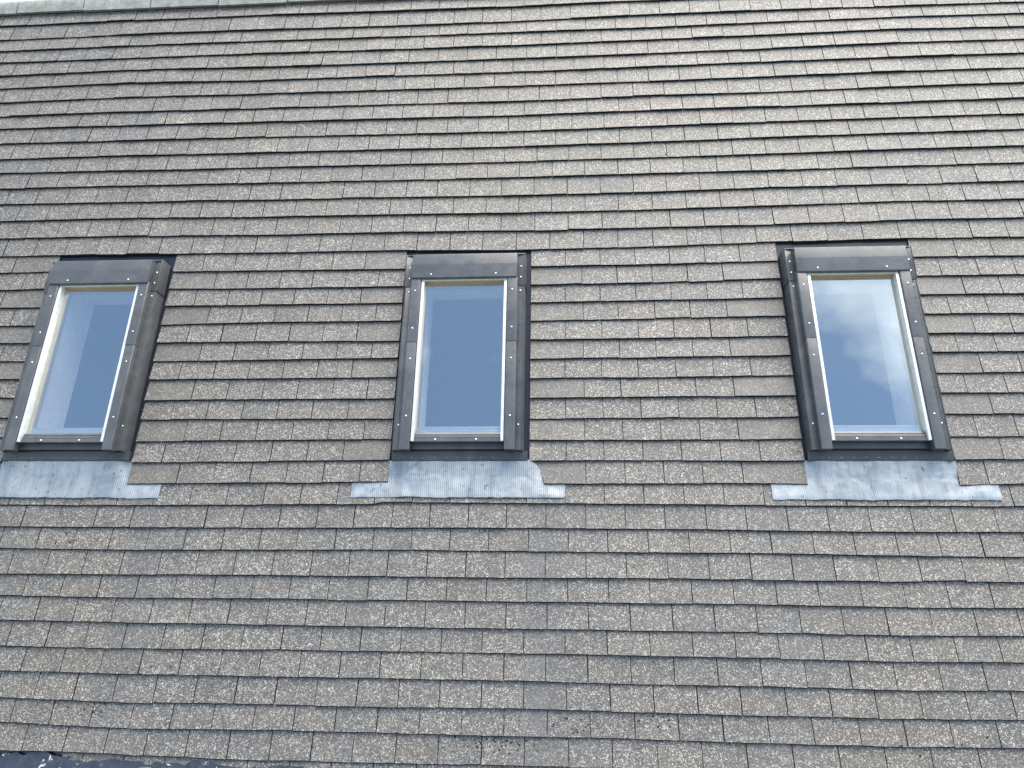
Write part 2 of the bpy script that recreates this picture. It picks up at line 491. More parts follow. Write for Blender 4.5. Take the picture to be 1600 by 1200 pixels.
# ------------------------------------------------------------------ the roof: deck, shingles, ridge
LINES = {
 0: [(-4.05, 4.403), (-3.08, 4.391), (-2.14, 4.393)],
 1: [(-4.01, 4.289), (-3.06, 4.295), (-2.12, 4.297), (-1.2, 4.284), (-0.31, 4.281), (0.39, 4.29)],
 2: [(-3.98, 4.156), (-3.03, 4.163), (-2.1, 4.161), (-1.19, 4.147), (-0.31, 4.145), (0.56, 4.158), (1.4, 4.159), (2.23, 4.151), (3.04, 4.144)],
 3: [(-3.94, 4.05), (-3.01, 4.058), (-2.08, 4.054), (-1.19, 4.05), (-0.31, 4.047), (0.55, 4.043), (1.39, 4.051), (2.21, 4.053), (3.01, 4.044)],
 4: [(-3.91, 3.942), (-2.98, 3.942), (-2.07, 3.943), (-1.18, 3.935), (-0.31, 3.93), (0.55, 3.936), (1.38, 3.939), (2.19, 3.948), (2.99, 3.932)],
 5: [(-3.88, 3.821), (-2.96, 3.835), (-2.05, 3.819), (-1.17, 3.815), (-0.3, 3.815), (0.54, 3.816), (1.37, 3.824), (2.18, 3.834), (2.96, 3.827)],
 6: [(-3.85, 3.706), (-2.93, 3.72), (-2.03, 3.703), (-1.16, 3.704), (-0.3, 3.699), (0.54, 3.705), (1.35, 3.71), (2.15, 3.713), (2.94, 3.711)],
 7: [(-3.81, 3.581), (-2.9, 3.596), (-2.01, 3.584), (-1.15, 3.583), (-0.3, 3.58), (0.53, 3.581), (1.34, 3.588), (2.13, 3.595), (2.91, 3.592)],
 8: [(-3.78, 3.461), (-2.88, 3.47), (-2.0, 3.462), (-1.14, 3.46), (-0.3, 3.455), (0.52, 3.461), (1.33, 3.464), (2.11, 3.472), (2.88, 3.474)],
 9: [(-3.75, 3.357), (-2.85, 3.353), (-1.98, 3.347), (-1.13, 3.343), (-0.29, 3.337), (0.52, 3.342), (1.31, 3.346), (2.09, 3.35), (2.86, 3.354)],
 10: [(-3.71, 3.231), (-2.82, 3.228), (-1.96, 3.224), (-1.12, 3.219), (-0.29, 3.212), (0.51, 3.218), (1.3, 3.226), (2.07, 3.229), (2.83, 3.232)],
 11: [(-3.67, 3.104), (-2.8, 3.104), (-1.94, 3.098), (-1.11, 3.097), (-0.29, 3.092), (0.51, 3.096), (1.29, 3.108), (2.05, 3.112), (2.8, 3.116)],
 12: [(-3.64, 2.991), (-2.77, 2.986), (-1.92, 2.982), (-1.1, 2.978), (-0.29, 2.974), (0.5, 2.982), (1.27, 2.982), (2.03, 2.99), (2.77, 2.993)],
 13: [(-3.6, 2.869), (-2.75, 2.866), (-1.91, 2.863), (-1.09, 2.858), (-0.29, 2.855), (0.5, 2.86), (1.26, 2.86), (2.01, 2.869), (2.74, 2.87)],
 14: [(-3.57, 2.747), (-2.72, 2.741), (-1.89, 2.735), (-1.08, 2.731), (-0.28, 2.723), (0.49, 2.724), (1.25, 2.737), (1.99, 2.74), (2.71, 2.741)],
 15: [(-3.53, 2.62), (-2.69, 2.621), (-1.87, 2.607), (-1.07, 2.604), (-0.28, 2.596), (0.48, 2.598), (1.23, 2.607), (1.97, 2.619), (2.68, 2.612)],
 16: [(-3.49, 2.489), (-2.66, 2.491), (-1.85, 2.476), (-1.05, 2.478), (-0.28, 2.471), (0.48, 2.473), (1.22, 2.477), (1.95, 2.489), (2.66, 2.486)],
 17: [(-3.46, 2.361), (-2.63, 2.362), (-1.83, 2.349), (-1.04, 2.35), (-0.28, 2.336), (0.47, 2.341), (1.21, 2.357), (1.93, 2.366), (2.63, 2.359)],
 18: [(-3.42, 2.242), (-3.12, 2.248), (-2.33, 2.232), (-1.81, 2.227), (-1.03, 2.22), (-0.16, 2.223), (0.47, 2.223), (1.19, 2.234), (1.99, 2.244), (2.6, 2.238)],
 19: [(-3.39, 2.122), (-3.1, 2.128), (-2.32, 2.112), (-1.79, 2.105), (-0.91, 2.104), (-0.16, 2.099), (0.46, 2.105), (1.18, 2.119), (1.99, 2.12), (2.57, 2.119)],
 20: [(-3.35, 2.001), (-3.09, 1.999), (-2.33, 1.998), (-1.78, 1.996), (-0.9, 1.995), (-0.16, 1.985), (0.46, 1.99), (1.17, 1.996), (2.0, 2.002), (2.54, 1.999)],
 21: [(-3.32, 1.881), (-2.33, 1.874), (-1.76, 1.883), (-0.9, 1.879), (-0.16, 1.869), (0.45, 1.874), (1.15, 1.882), (1.98, 1.882), (2.52, 1.88)],
 22: [(-3.29, 1.766), (-2.33, 1.759), (-1.74, 1.76), (-0.9, 1.754), (-0.16, 1.751), (0.44, 1.752), (1.14, 1.757), (1.99, 1.765), (2.49, 1.763)],
 23: [(-3.25, 1.65), (-2.33, 1.641), (-1.72, 1.643), (-0.9, 1.647), (-0.16, 1.634), (0.44, 1.639), (1.13, 1.644), (1.99, 1.654), (2.46, 1.654)],
 24: [(-3.22, 1.536), (-2.32, 1.527), (-1.71, 1.529), (-0.9, 1.531), (-0.16, 1.521), (0.43, 1.52), (1.12, 1.524), (2.0, 1.533), (2.44, 1.533)],
 25: [(-3.19, 1.425), (-2.33, 1.403), (-1.69, 1.404), (-0.9, 1.405), (-0.16, 1.401), (0.43, 1.405), (1.1, 1.408), (1.99, 1.42), (2.41, 1.417)],
 26: [(-3.15, 1.303), (-2.33, 1.287), (-1.67, 1.29), (-0.9, 1.288), (-0.16, 1.285), (0.42, 1.287), (1.09, 1.287), (2.0, 1.303), (2.38, 1.301)],
 27: [(-3.12, 1.183), (-2.34, 1.162), (-1.65, 1.168), (-0.9, 1.172), (-0.16, 1.165), (0.42, 1.164), (1.08, 1.166), (1.99, 1.181), (2.36, 1.18)],
 28: [(-2.33, 1.043), (-1.63, 1.048), (-0.9, 1.055), (-0.16, 1.055), (0.41, 1.055), (1.06, 1.051), (1.99, 1.059), (2.33, 1.057)],
 29: [(-2.32, 0.925), (-1.62, 0.932), (-0.91, 0.938), (-0.09, 0.93), (0.41, 0.931), (1.05, 0.932), (1.99, 0.925), (2.3, 0.934)],
 30: [(-3.01, 0.81), (-2.56, 0.808), (-2.12, 0.811), (-1.6, 0.815), (-0.98, 0.819), (-0.92, 0.829), (-0.25, 0.827), (0.4, 0.823), (1.04, 0.82), (1.66, 0.818), (2.27, 0.82)],
 31: [(-2.98, 0.691), (-2.27, 0.692), (-1.58, 0.693), (-0.91, 0.698), (-0.25, 0.7), (0.4, 0.699), (1.03, 0.692), (1.64, 0.691), (2.24, 0.694)],
 32: [(-2.94, 0.581), (-2.24, 0.576), (-1.56, 0.581), (-0.9, 0.585), (-0.25, 0.585), (0.39, 0.582), (1.01, 0.582), (1.62, 0.575), (2.22, 0.573)],
 33: [(-2.91, 0.448), (-2.22, 0.45), (-1.55, 0.455), (-0.89, 0.453), (-0.24, 0.453), (0.38, 0.458), (1.0, 0.455), (1.6, 0.452), (2.19, 0.457)],
 34: [(-2.88, 0.341), (-2.19, 0.336), (-1.53, 0.339), (-0.88, 0.339), (-0.24, 0.34), (0.38, 0.339), (0.99, 0.34), (1.58, 0.334), (2.16, 0.337)],
 35: [(-2.84, 0.222), (-2.17, 0.216), (-1.51, 0.216), (-0.87, 0.214), (-0.24, 0.215), (0.37, 0.212), (0.97, 0.213), (1.56, 0.207), (2.13, 0.213)],
 36: [(-2.81, 0.099), (-2.14, 0.094), (-1.49, 0.1), (-0.86, 0.101), (-0.24, 0.102), (0.37, 0.1), (0.96, 0.1), (1.54, 0.095), (2.11, 0.1)],
 37: [(-2.77, -0.018), (-2.11, -0.022), (-1.47, -0.021), (-0.85, -0.02), (-0.24, -0.019), (0.36, -0.023), (0.95, -0.024), (1.52, -0.027), (2.08, -0.019)],
 38: [(-2.74, -0.136), (-2.09, -0.147), (-1.45, -0.146), (-0.84, -0.145), (-0.23, -0.139), (0.36, -0.143), (0.93, -0.146), (1.5, -0.147), (2.05, -0.139)],
 39: [(-2.71, -0.247), (-2.06, -0.262), (-1.44, -0.254), (-0.83, -0.254), (-0.23, -0.255), (0.35, -0.255), (0.92, -0.259), (1.48, -0.261), (2.03, -0.254)],
 40: [(-2.29, -0.368), (-2.04, -0.373), (-1.42, -0.383), (-0.82, -0.378), (-0.23, -0.375)],
}
PHASE = {1: 0.177, 2: 0.087, 3: 0.189, 4: 0.091, 5: 0.193, 6: 0.106, 7: 0.184, 8: 0.079, 9: 0.186, 10: 0.087, 11: 0.183, 12: 0.066, 13: 0.161, 14: 0.052, 15: 0.158, 16: 0.056, 17: 0.146, 18: 0.038, 19: 0.132, 20: 0.033, 21: 0.132, 22: 0.036, 23: 0.129, 24: 0.029, 25: 0.129, 26: 0.03, 27: 0.13, 28: 0.029, 29: 0.131, 30: 0.024, 31: 0.125, 32: 0.035, 33: 0.122, 34: 0.03, 35: 0.129, 36: 0.017, 37: 0.124, 38: 0.021, 39: 0.129, 40: 0.026}
LINES[41] = [(-3.0, -0.462), (-1.6, -0.470), (-0.6, -0.492), (2.0, -0.492)]
PHASE[41] = 0.128
U_MIN, U_MAX = -4.9, 3.9
WIN_U = (-2.702, -0.540, 1.6125)
OPEN_L, OPEN_R = 0.366, 0.378
CUT_ROWS = range(18, 30)

def line_v(c, u):
    pts = LINES[c]
    if u <= pts[0][0]:
        return pts[0][1]
    for (a, va), (b, vb) in zip(pts, pts[1:]):
        if u <= b:
            t = (u - a) / (b - a)
            t = t * t * (3 - 2 * t) if (b - a) < 0.2 else t
            return va + (vb - va) * t
    return pts[-1][1]

def project(u, v, w=0.0):
    d = Vector((u, v, w - CAM_W))
    x, y, z = cx_.dot(d), cy_.dot(d), cz_.dot(d)
    return 800 + F_PX * x / z, 600 + F_PX * y / z

roof = bpy.data.objects.new('shingled_roof', None)
COL.objects.link(roof)
roof.matrix_world = ROOF_MAT
tag(roof, 'steep grey mineral-granule shingle roof slope holding the three skylights', 'roof', kind='thing')

def plane_with_holes(w, u0, u1, v0, v1, holes, flip=False):
    us = sorted({u0, u1} | {x for h in holes for x in h[:2]})
    vs2 = sorted({v0, v1} | {x for h in holes for x in h[2:]})
    verts = [(u, v, w) for v in vs2 for u in us]
    n = len(us)
    faces = []
    for j in range(len(vs2) - 1):
        for i in range(n - 1):
            uc, vc = (us[i] + us[i + 1]) / 2, (vs2[j] + vs2[j + 1]) / 2
            if any(h[0] < uc < h[1] and h[2] < vc < h[3] for h in holes):
                continue
            f = (j * n + i, j * n + i + 1, (j + 1) * n + i + 1, (j + 1) * n + i)
            faces.append(f[::-1] if flip else f)
    return verts, faces

HOLES = [(c - 0.243, c + 0.243, 1.15, 2.13) for c in WIN_U]
me = mesh_from_data('underlay', *plane_with_holes(-0.006, U_MIN, U_MAX, -0.60, 4.47, HOLES), [M_MEMBRANE])
link('underlay', me, roof)

# every tab of every course: (course, left edge, right edge, edge function or None, wide cut tab)
tabs = []
for c in range(1, 42):
    segs = []
    a = U_MIN
    if c in CUT_ROWS:
        for wc in WIN_U:
            segs.append((a, wc - OPEN_L))
            a = wc + OPEN_R
    segs.append((a, U_MAX))
    if c == 41:
        segs = [(-2.36, U_MAX)]
    for (s0, s1) in segs:
        cuts = []
        k = math.floor((s0 - PHASE[c]) / 0.2) - 1
        while True:
            u = PHASE[c] + 0.2 * k
            u += min(0.016, max(0.0, -(u + 0.3) * 0.012)) + RND.gauss(0, 0.0012)
            k += 1
            if u > s1:
                break
            if u > s0:
                cuts.append(u)
        if c in CUT_ROWS:
            if s0 > U_MIN and cuts and cuts[0] - s0 < 0.135:
                cuts.pop(0)
            if s1 < U_MAX and cuts and s1 - cuts[-1] < 0.135:
                cuts.pop()
        ed = [s0] + cuts + [s1]
        for i in range(len(ed) - 1):
            if ed[i + 1] - ed[i] < 0.02:
                continue
            cutL = s0 > U_MIN and i == 0
            cutR = s1 < U_MAX and i == len(ed) - 2
            tabs.append((c, ed[i], ed[i + 1], cutL, cutR, ed[i + 1] - ed[i] > 0.23))

strip_jit = {}
def strip(c, u):
    k = (c, math.floor((u + c * 0.37) / 0.8))
    if k not in strip_jit:
        strip_jit[k] = (RND.gauss(0, 0.0008), RND.gauss(0, 0.0011), RND.gauss(1.0, 0.024), RND.uniform(-1, 1))
    return strip_jit[k]

CURVE = [(0.0, -0.083), (0.2, -0.091), (0.39, -0.102), (0.56, -0.116), (0.68, -0.130), (0.77, -0.146), (0.83, -0.164), (1.0, -0.166)]

def make_tab(c, uL, uR, cutL, cutR, wide):
    """verts, faces, material index, tint of one tab in roof coordinates"""
    jv, jw, jt, jh = strip(c, (uL + uR) / 2)
    gap = lambda: RND.choice((0.0016, 0.0017, 0.0018, 0.0020, 0.0023, 0.0028))
    gL, gR = (0.0 if cutL else gap()), (0.0 if cutR else gap())
    dv = jv + (RND.choice((-1, 1)) * RND.uniform(0.002, 0.005) if RND.random() < 0.035 else RND.gauss(0, 0.0006))
    tilt = RND.gauss(0, 0.0008)
    wb = 0.0165 + jw + RND.gauss(0, 0.0010)
    curved = (c == 29 and cutL and abs(uL - (WIN_U[1] + OPEN_R)) < 0.01)
    n = 7 if not wide else 10
    fr = [f for f, _ in CURVE] if curved else [0.0, 1.0]
    seed = RND.uniform(0, 900)
    lift = RND.uniform(0.0, 0.0022) if RND.random() < 0.3 else 0.0
    rows = []
    def uat(f, x):
        l = uL + gL
        if curved:
            for (f0, a0), (f1, a1) in zip(CURVE, CURVE[1:]):
                if f <= f1:
                    l = a0 + (a1 - a0) * (f - f0) / (f1 - f0)
                    break
        return l + (uR - gR - l) * x
    verts, faces, fm = [], [], []
    front = []
    for i in range(n + 1):
        x = i / n
        u = uat(0.0, x)
        rag = 0.0014 * noise.noise((u * 60, c * 3.7, seed)) + 0.0009 * noise.noise((u * 260, c, seed))
        vb = line_v(c, u) + dv + tilt * (x - 0.5) * 2 + rag
        w_ = wb + lift * (2 * x - 1) ** 2 + 0.0007 * noise.noise((u * 25, c, 5.0))
        front.append((u, vb, w_))
    for u, vb, w_ in front:
        verts.append((u, vb + 0.001, -0.004))
    for u, vb, w_ in front:
        verts.append((u, vb, w_ - 0.0045))
    for u, vb, w_ in front:
        verts.append((u, vb + 0.0036, w_))
    for f in fr[1:]:
        for i in range(n + 1):
            x = i / n
            u0, vb, w_ = front[i]
            u = uat(f, x) + (0.0004 * noise.noise((f * 9, seed, x)) if 0 < i < n else 0)
            vt = line_v(c - 1, u) + 0.024
            verts.append((u, vb + (vt - vb) * f, w_ + (0.0015 - w_) * f))
    m = n + 1
    R_ = 3 + len(fr) - 1
    for r in range(R_ - 1):
        for i in range(n):
            faces.append((r * m + i, r * m + i + 1, (r + 1) * m + i + 1, (r + 1) * m + i))
            fm.append(1 if r < 2 else 0)
    top = R_ - 1
    bl = len(verts)
    for i in (0, n):
        x, y, z = verts[top * m + i]
        verts.append((x, y, -0.004))
    faces.append(tuple([bl] + [r * m for r in range(R_ - 1, -1, -1)]))
    fm.append(1)
    faces.append(tuple([bl + 1] + [r * m + n for r in range(0, R_)]))
    fm.append(1)
    g = jt * RND.gauss(1.0, 0.032)
    h = 0.6 * jh + RND.gauss(0, 0.5)
    t = (g * (1 + 0.008 * h), g, g * (1 - 0.013 * h), RND.uniform(0.35, 0.6) if (wide and c in CUT_ROWS) else RND.uniform(0.0, 0.18))
    return verts, faces, fm, t

def add_tint(me, tints):
    a = me.color_attributes.new('tint', 'FLOAT_COLOR', 'POINT')
    flat = []
    for t, k in tints:
        flat.extend(list(t) * k)
    a.data.foreach_set('color', flat)

built = []
for t in tabs:
    c, uL, uR = t[:3]
    d = make_tab(*t)
    cv = (line_v(c, (uL + uR) / 2) + line_v(c - 1, (uL + uR) / 2)) / 2
    q = [project(u, v) for u, v in ((uL, line_v(c, uL)), (uR, line_v(c, uR)), (uR, line_v(c - 1, uR)), (uL, line_v(c - 1, uL)))]
    q = [(min(1600, max(0, x)), min(1200, max(0, y))) for x, y in q]
    area = abs(sum(q[i][0] * q[(i + 1) % 4][1] - q[(i + 1) % 4][0] * q[i][1] for i in range(4))) / 2
    if c == 41 or (c == 30 and any(abs((uL + uR) / 2 - wc) < 0.5 for wc in WIN_U)):
        area *= 0.25
    built.append((area, (uL + uR) / 2, cv, d))
built.sort(key=lambda b: -b[0])
for area, uc, vc, (verts, faces, fm, tint) in built[:300]:
    me = mesh_from_data('shingle', [(x - uc, y - vc, z) for x, y, z in verts], faces, [M_SHINGLE, M_BITUMEN], fm)
    add_tint(me, [(tint, len(verts))])
    link('shingle', me, roof, Matrix.Translation((uc, vc, 0)))
V, Fc, FM, TT = [], [], [], []
for area, uc, vc, (verts, faces, fm, tint) in built[300:]:
    o = len(V)
    V.extend(verts)
    Fc.extend(tuple(i + o for i in f) for f in faces)
    FM.extend(fm)
    TT.append((tint, len(verts)))
me = mesh_from_data('shingle_courses', V, Fc, [M_SHINGLE, M_BITUMEN], FM)
add_tint(me, TT)
tag(link('shingle_courses', me, roof), kind='stuff')

# ridge tiles: a leg lying on the slope, a rounded crown and a leg down the far side
RIDGE_V = 4.398
def ridge_tile(length):
    prof = []
    t = 0.016
    half = math.pi / 2 - PITCH                      # half angle of the ridge
    out = [(0.0, 0.030), (0.05, 0.036), (0.085, 0.040)]
    # crown arc from the near slope over to the far slope, in (v, w) of the near slope
    cv, cw, rad = 0.085, -0.030, 0.070
    n = 9
    arc = [(cv + rad * math.sin(a), cw + rad * math.cos(a)) for a in [i / n * (math.pi - 2 * half) * 1.0 for i in range(n + 1)]]
    last = arc[-1]
    ang = (math.pi - 2 * half)
    leg = (last[0] + 0.085 * math.cos(ang), last[1] - 0.085 * math.sin(ang))
    outer = out[:2] + arc + [leg]
    inner = [(0.002, 0.012)] + [(cv + (rad - t) * math.sin(i / n * ang), cw + (rad - t) * math.cos(i / n * ang)) for i in range(n + 1)] + [(leg[0] - t * math.sin(ang), leg[1] - t * math.cos(ang))]
    prof = outer + inner[::-1]
    bm = bmesh.new()
    prism_s(bm, prof, 0.0, length)
    return mesh_from_bm('ridge_tile', bm, [M_RIDGE], 40)
ridge_me = ridge_tile(0.492)
k = 0
u = U_MIN
while u < U_MAX - 0.1:
    o = link('ridge_tile', ridge_me, roof, Matrix.Translation((u, RIDGE_V + RND.gauss(0, 0.003), RND.gauss(0, 0.0015))) @ Matrix.Rotation(RND.gauss(0, 0.006), 4, 'Z'))
    u += 0.5
# the slope behind the ridge and the two gable walls
RZ = (ROOF_MAT @ Vector((0, 4.47, 0)))
y_r, z_r = RZ.y, RZ.z
inv = ROOF_MAT.inverted()
def rc(x, y, z):
    return tuple(inv @ Vector((x, y, z)))
y_b = y_r + (z_r - (-0.1)) * cp / sp
link('rear_slope', mesh_from_data('rear_slope', [rc(U_MIN, y_r, z_r - 0.006), rc(U_MAX, y_r, z_r - 0.006), rc(U_MAX, y_b, -0.1), rc(U_MIN, y_b, -0.1)], [(0, 1, 2, 3)], [M_RIDGE]), roof)
y_f = (ROOF_MAT @ Vector((0, -0.58, -0.02))).y
for x, nm in ((U_MIN + 0.03, 0), (U_MAX - 0.03, 1)):
    link('gable_wall', mesh_from_data('gable_wall', [rc(x, y_f + 0.02, -0.1), rc(x, y_b - 0.05, -0.1), rc(x, y_r, z_r - 0.05)], [(0, 1, 2)], [M_WALL]), roof)
# attic room behind the slope
wr = -0.225
verts, faces = plane_with_holes(wr, U_MIN + 0.1, U_MAX - 0.1, -0.2, 4.1, [(c - 0.25, c + 0.25, 1.13, 2.17) for c in WIN_U], True)
nb = len(verts)
lo, hi = ROOF_MAT @ Vector((0, -0.2, wr)), ROOF_MAT @ Vector((0, 4.1, wr))
for x in (U_MIN + 0.1, U_MAX - 0.1):
    verts += [rc(x, lo.y, lo.z), rc(x, hi.y, hi.z), rc(x, hi.y + 1.6, hi.z), rc(x, hi.y + 1.6, lo.z)]
a, b = nb, nb + 4
faces += [(a, a + 1, a + 2, a + 3), (b + 3, b + 2, b + 1, b), (a + 1, b + 1, b + 2, a + 2), (a + 2, b + 2, b + 3, a + 3), (a + 3, b + 3, b, a)]
link('attic_room', mesh_from_data('attic_room', verts, faces, [M_ROOM]), roof)

# specks of black moss and grit lying on the shingles
bm = bmesh.new()
def speck(u, v, r):
    w_ = 0.008 + 0.006
    c = -1
    for cc in range(1, 41):
        if line_v(cc, u) < v <= line_v(cc - 1, u):
            c = cc
            break
    if c < 0:
        return
    b0, b1 = line_v(c, u), line_v(c - 1, u) + 0.024
    w_ = 0.0155 + (0.0015 - 0.0155) * (v - b0) / (b1 - b0)
    res = bmesh.ops.create_icosphere(bm, subdivisions=1, radius=r)
    for vtx in res['verts']:
        p_ = vtx.co * (1 + 0.5 * noise.noise(vtx.co * 300 + Vector((u, v, 3))))
        vtx.co = Vector((u + p_.x * 1.3, v + p_.y, w_ + p_.z * 0.5 + r * 0.15))
for i in range(420):
    u = RND.uniform(-4.2, 3.2); v = RND.uniform(-0.36, 4.3)
    if 0.8 < v < 2.42 and any(abs(u - wc) < 0.56 for wc in WIN_U):
        continue
    speck(u, v, RND.uniform(0.0015, 0.0042))
for cu, cv2, n_, sd in ((-0.28, -0.285, 60, 0.10), (0.05, -0.21, 25, 0.16), (-0.55, -0.24, 22, 0.09), (1.75, -0.25, 18, 0.2), (-2.25, -0.20, 22, 0.14), (-1.95, 0.0, 14, 0.1), (0.45, -0.16, 14, 0.1), (-2.6, 0.62, 10, 0.05)):
    for i in range(n_):
        speck(RND.gauss(cu, sd), min(0.7, RND.gauss(cv2, 0.025)), RND.uniform(0.0015, 0.0055))
tag(link('moss_specks', mesh_from_bm('moss_specks', bm, [M_MOSS]), roof), kind='stuff')

# ------------------------------------------------------------------ skylights
V0 = 1.06                                            # slope position of a skylight's base
CACHE = {}
def cached(key, fn):
    if key not in CACHE:
        CACHE[key] = fn()
    return CACHE[key]

def bm_box(name, s0, s1, v0, v1, w0, w1, mat, bev=0.0015, smooth=35):
    def fn():
        bm = bmesh.new()
        box(bm, s0, s1, v0 - V0, v1 - V0, w0, w1)
        if bev:
            bevel(bm, bev)
        return mesh_from_bm(name, bm, [mat], smooth)
    return cached((name, s0, s1, v0, v1, w0, w1), fn)

def screw_mesh():
    bm = bmesh.new()
    r = 0.0054
    rings = [(r, 0.0), (r * 0.92, 0.0022), (r * 0.55, 0.0038)]
    n = 10
    vv = [[bm.verts.new((q * math.cos(i / n * 2 * math.pi), q * math.sin(i / n * 2 * math.pi), z)) for i in range(n)] for q, z in rings]
    for a_, b_ in zip(vv, vv[1:]):
        for i in range(n):
            bm.faces.new((a_[i], a_[(i + 1) % n], b_[(i + 1) % n], b_[i]))
    bm.faces.new(vv[-1])
    return mesh_from_bm('screw', bm, [M_SCREW], 60)

def screw(parent, s, v, w):
    return link('screw', cached('screw', screw_mesh), parent, Matrix.Translation((s, v - V0, w)))

def prism_mesh(name, prof, v0, v1, mat, bev=0.0012, key=None):
    def fn():
        bm = bmesh.new()
        prism(bm, prof, v0 - V0, v1 - V0)
        if bev:
            bevel(bm, bev, 2)
        return mesh_from_bm(name, bm, [mat], 35)
    return cached((name, key, v0, v1), fn)

def prism_s_mesh(name, prof, s0, s1, mat, bev=0.0012):
    def fn():
        bm = bmesh.new()
        prism_s(bm, [(v - V0, w) for v, w in prof], s0, s1)
        if bev:
            bevel(bm, bev, 2)
        return mesh_from_bm(name, bm, [mat], 35)
    return cached((name, s0, s1, prof[0]), fn)

def apron_mesh(idx):
    """pleated lead sheet: outline by rows, pleats running down the slope"""
    rnd = random.Random(40 + idx)
    ear = [(-0.560, 0.570), (-0.556, 0.563), (-0.548, 0.562)][idx]
    bot = [0.850, 0.858, 0.852][idx]
    rows_v = [bot, bot + 0.006, bot + 0.025, bot + 0.045, 0.905, 0.925, 0.940] + [0.940 + 0.006 * i for i in range(1, 20)] + [1.058]
    pitch = 0.0105
    step = pitch / 4
    bm = bmesh.new()
    grid = []
    n = int((ear[1] - ear[0]) / step)
    uc = WIN_U[idx]
    for v in rows_v:
        row = []
        for i in range(n + 1):
            s = ear[0] + (ear[1] - ear[0]) * i / n
            u = uc + s
            b0, b1 = line_v(30, u), line_v(29, u) + 0.024
            surf = 0.0205 + (0.0045 - 0.0205) * (v - b0) / (b1 - b0)
            if v > 0.93:
                surf = max(surf, 0.003)
            base = surf + 0.0022
            # the body rises to the sill
            inside = max(0.0, min(1.0, ((0.455 if (idx == 1 and s > 0) else 0.36) - abs(s)) / 0.05))
            rise = max(0.0, (v - 0.87) / 0.19)
            base += inside * (0.012 * rise + 0.004)
            flat = max(0.25, 1.0 - 0.6 * max(0.0, noise.noise((s * 5, v * 7, idx + 3.0)) * 1.4))
            ph = 2 * math.pi * s / pitch + 0.8 * noise.noise((s * 8, idx, 1.0)) + (1.2 * math.sin(v * 300) if idx == 2 else 0.0)
            pl = 0.0011 * flat * math.sin(ph)
            dent = 0.0038 * noise.noise((s * 9, v * 14, 7.0 + idx)) + 0.0016 * noise.noise((s * 30, v * 40, idx))
            vv = v
            if v < bot + 0.01:
                vv += 0.0075 * noise.noise((s * 6, 2.0, idx)) + 0.0028 * noise.noise((s * 25, 5.0, idx))
                if v == bot:
                    base -= 0.0012
            row.append(bm.verts.new((s, vv - V0, base + pl + dent)))
        grid.append((v, row))
    def lim(v):
        if v < 0.9405:
            return ear
        if idx != 1:
            return (-0.374, 0.384)
        f = (v - 0.93) / 0.149                       # follows the curved cut, tucked a little under it
        for (f0, a0), (f1, a1) in zip(CURVE, CURVE[1:]):
            if f <= f1:
                return (-0.374, a0 + (a1 - a0) * (f - f0) / (f1 - f0) - uc + 0.004)
        return (-0.374, 0.384)
    for (va, ra), (vb, rb) in zip(grid, grid[1:]):
        lo_, hi_ = lim((va + vb) / 2 if max(va, vb) > 0.9405 else vb)
        for i in range(n):
            s = ear[0] + (ear[1] - ear[0]) * (i + 0.5) / n
            if lo_ <= s <= hi_:
                bm.faces.new((ra[i], ra[i + 1], rb[i + 1], rb[i]))
    bmesh.ops.delete(bm, geom=[v for v in bm.verts if not v.link_faces], context='VERTS')
    # folded lower edge gives the sheet its thickness
    edge = [e for e in bm.edges if len(e.link_faces) == 1]
    ex = bmesh.ops.extrude_edge_only(bm, edges=edge)
    for v_ in [g for g in ex['geom'] if isinstance(g, bmesh.types.BMVert)]:
        v_.co.z -= 0.0030
    return mesh_from_bm('lead_apron', bm, [M_LEAD], 50)

LABELS = ['leftmost skylight, deep blue glass with a white reveal showing along its left side',
          'middle skylight with plain blue glass, one shingle beside its apron cut to a curve',
          'rightmost skylight with clouds mirrored in its glass and white reveal on its right']

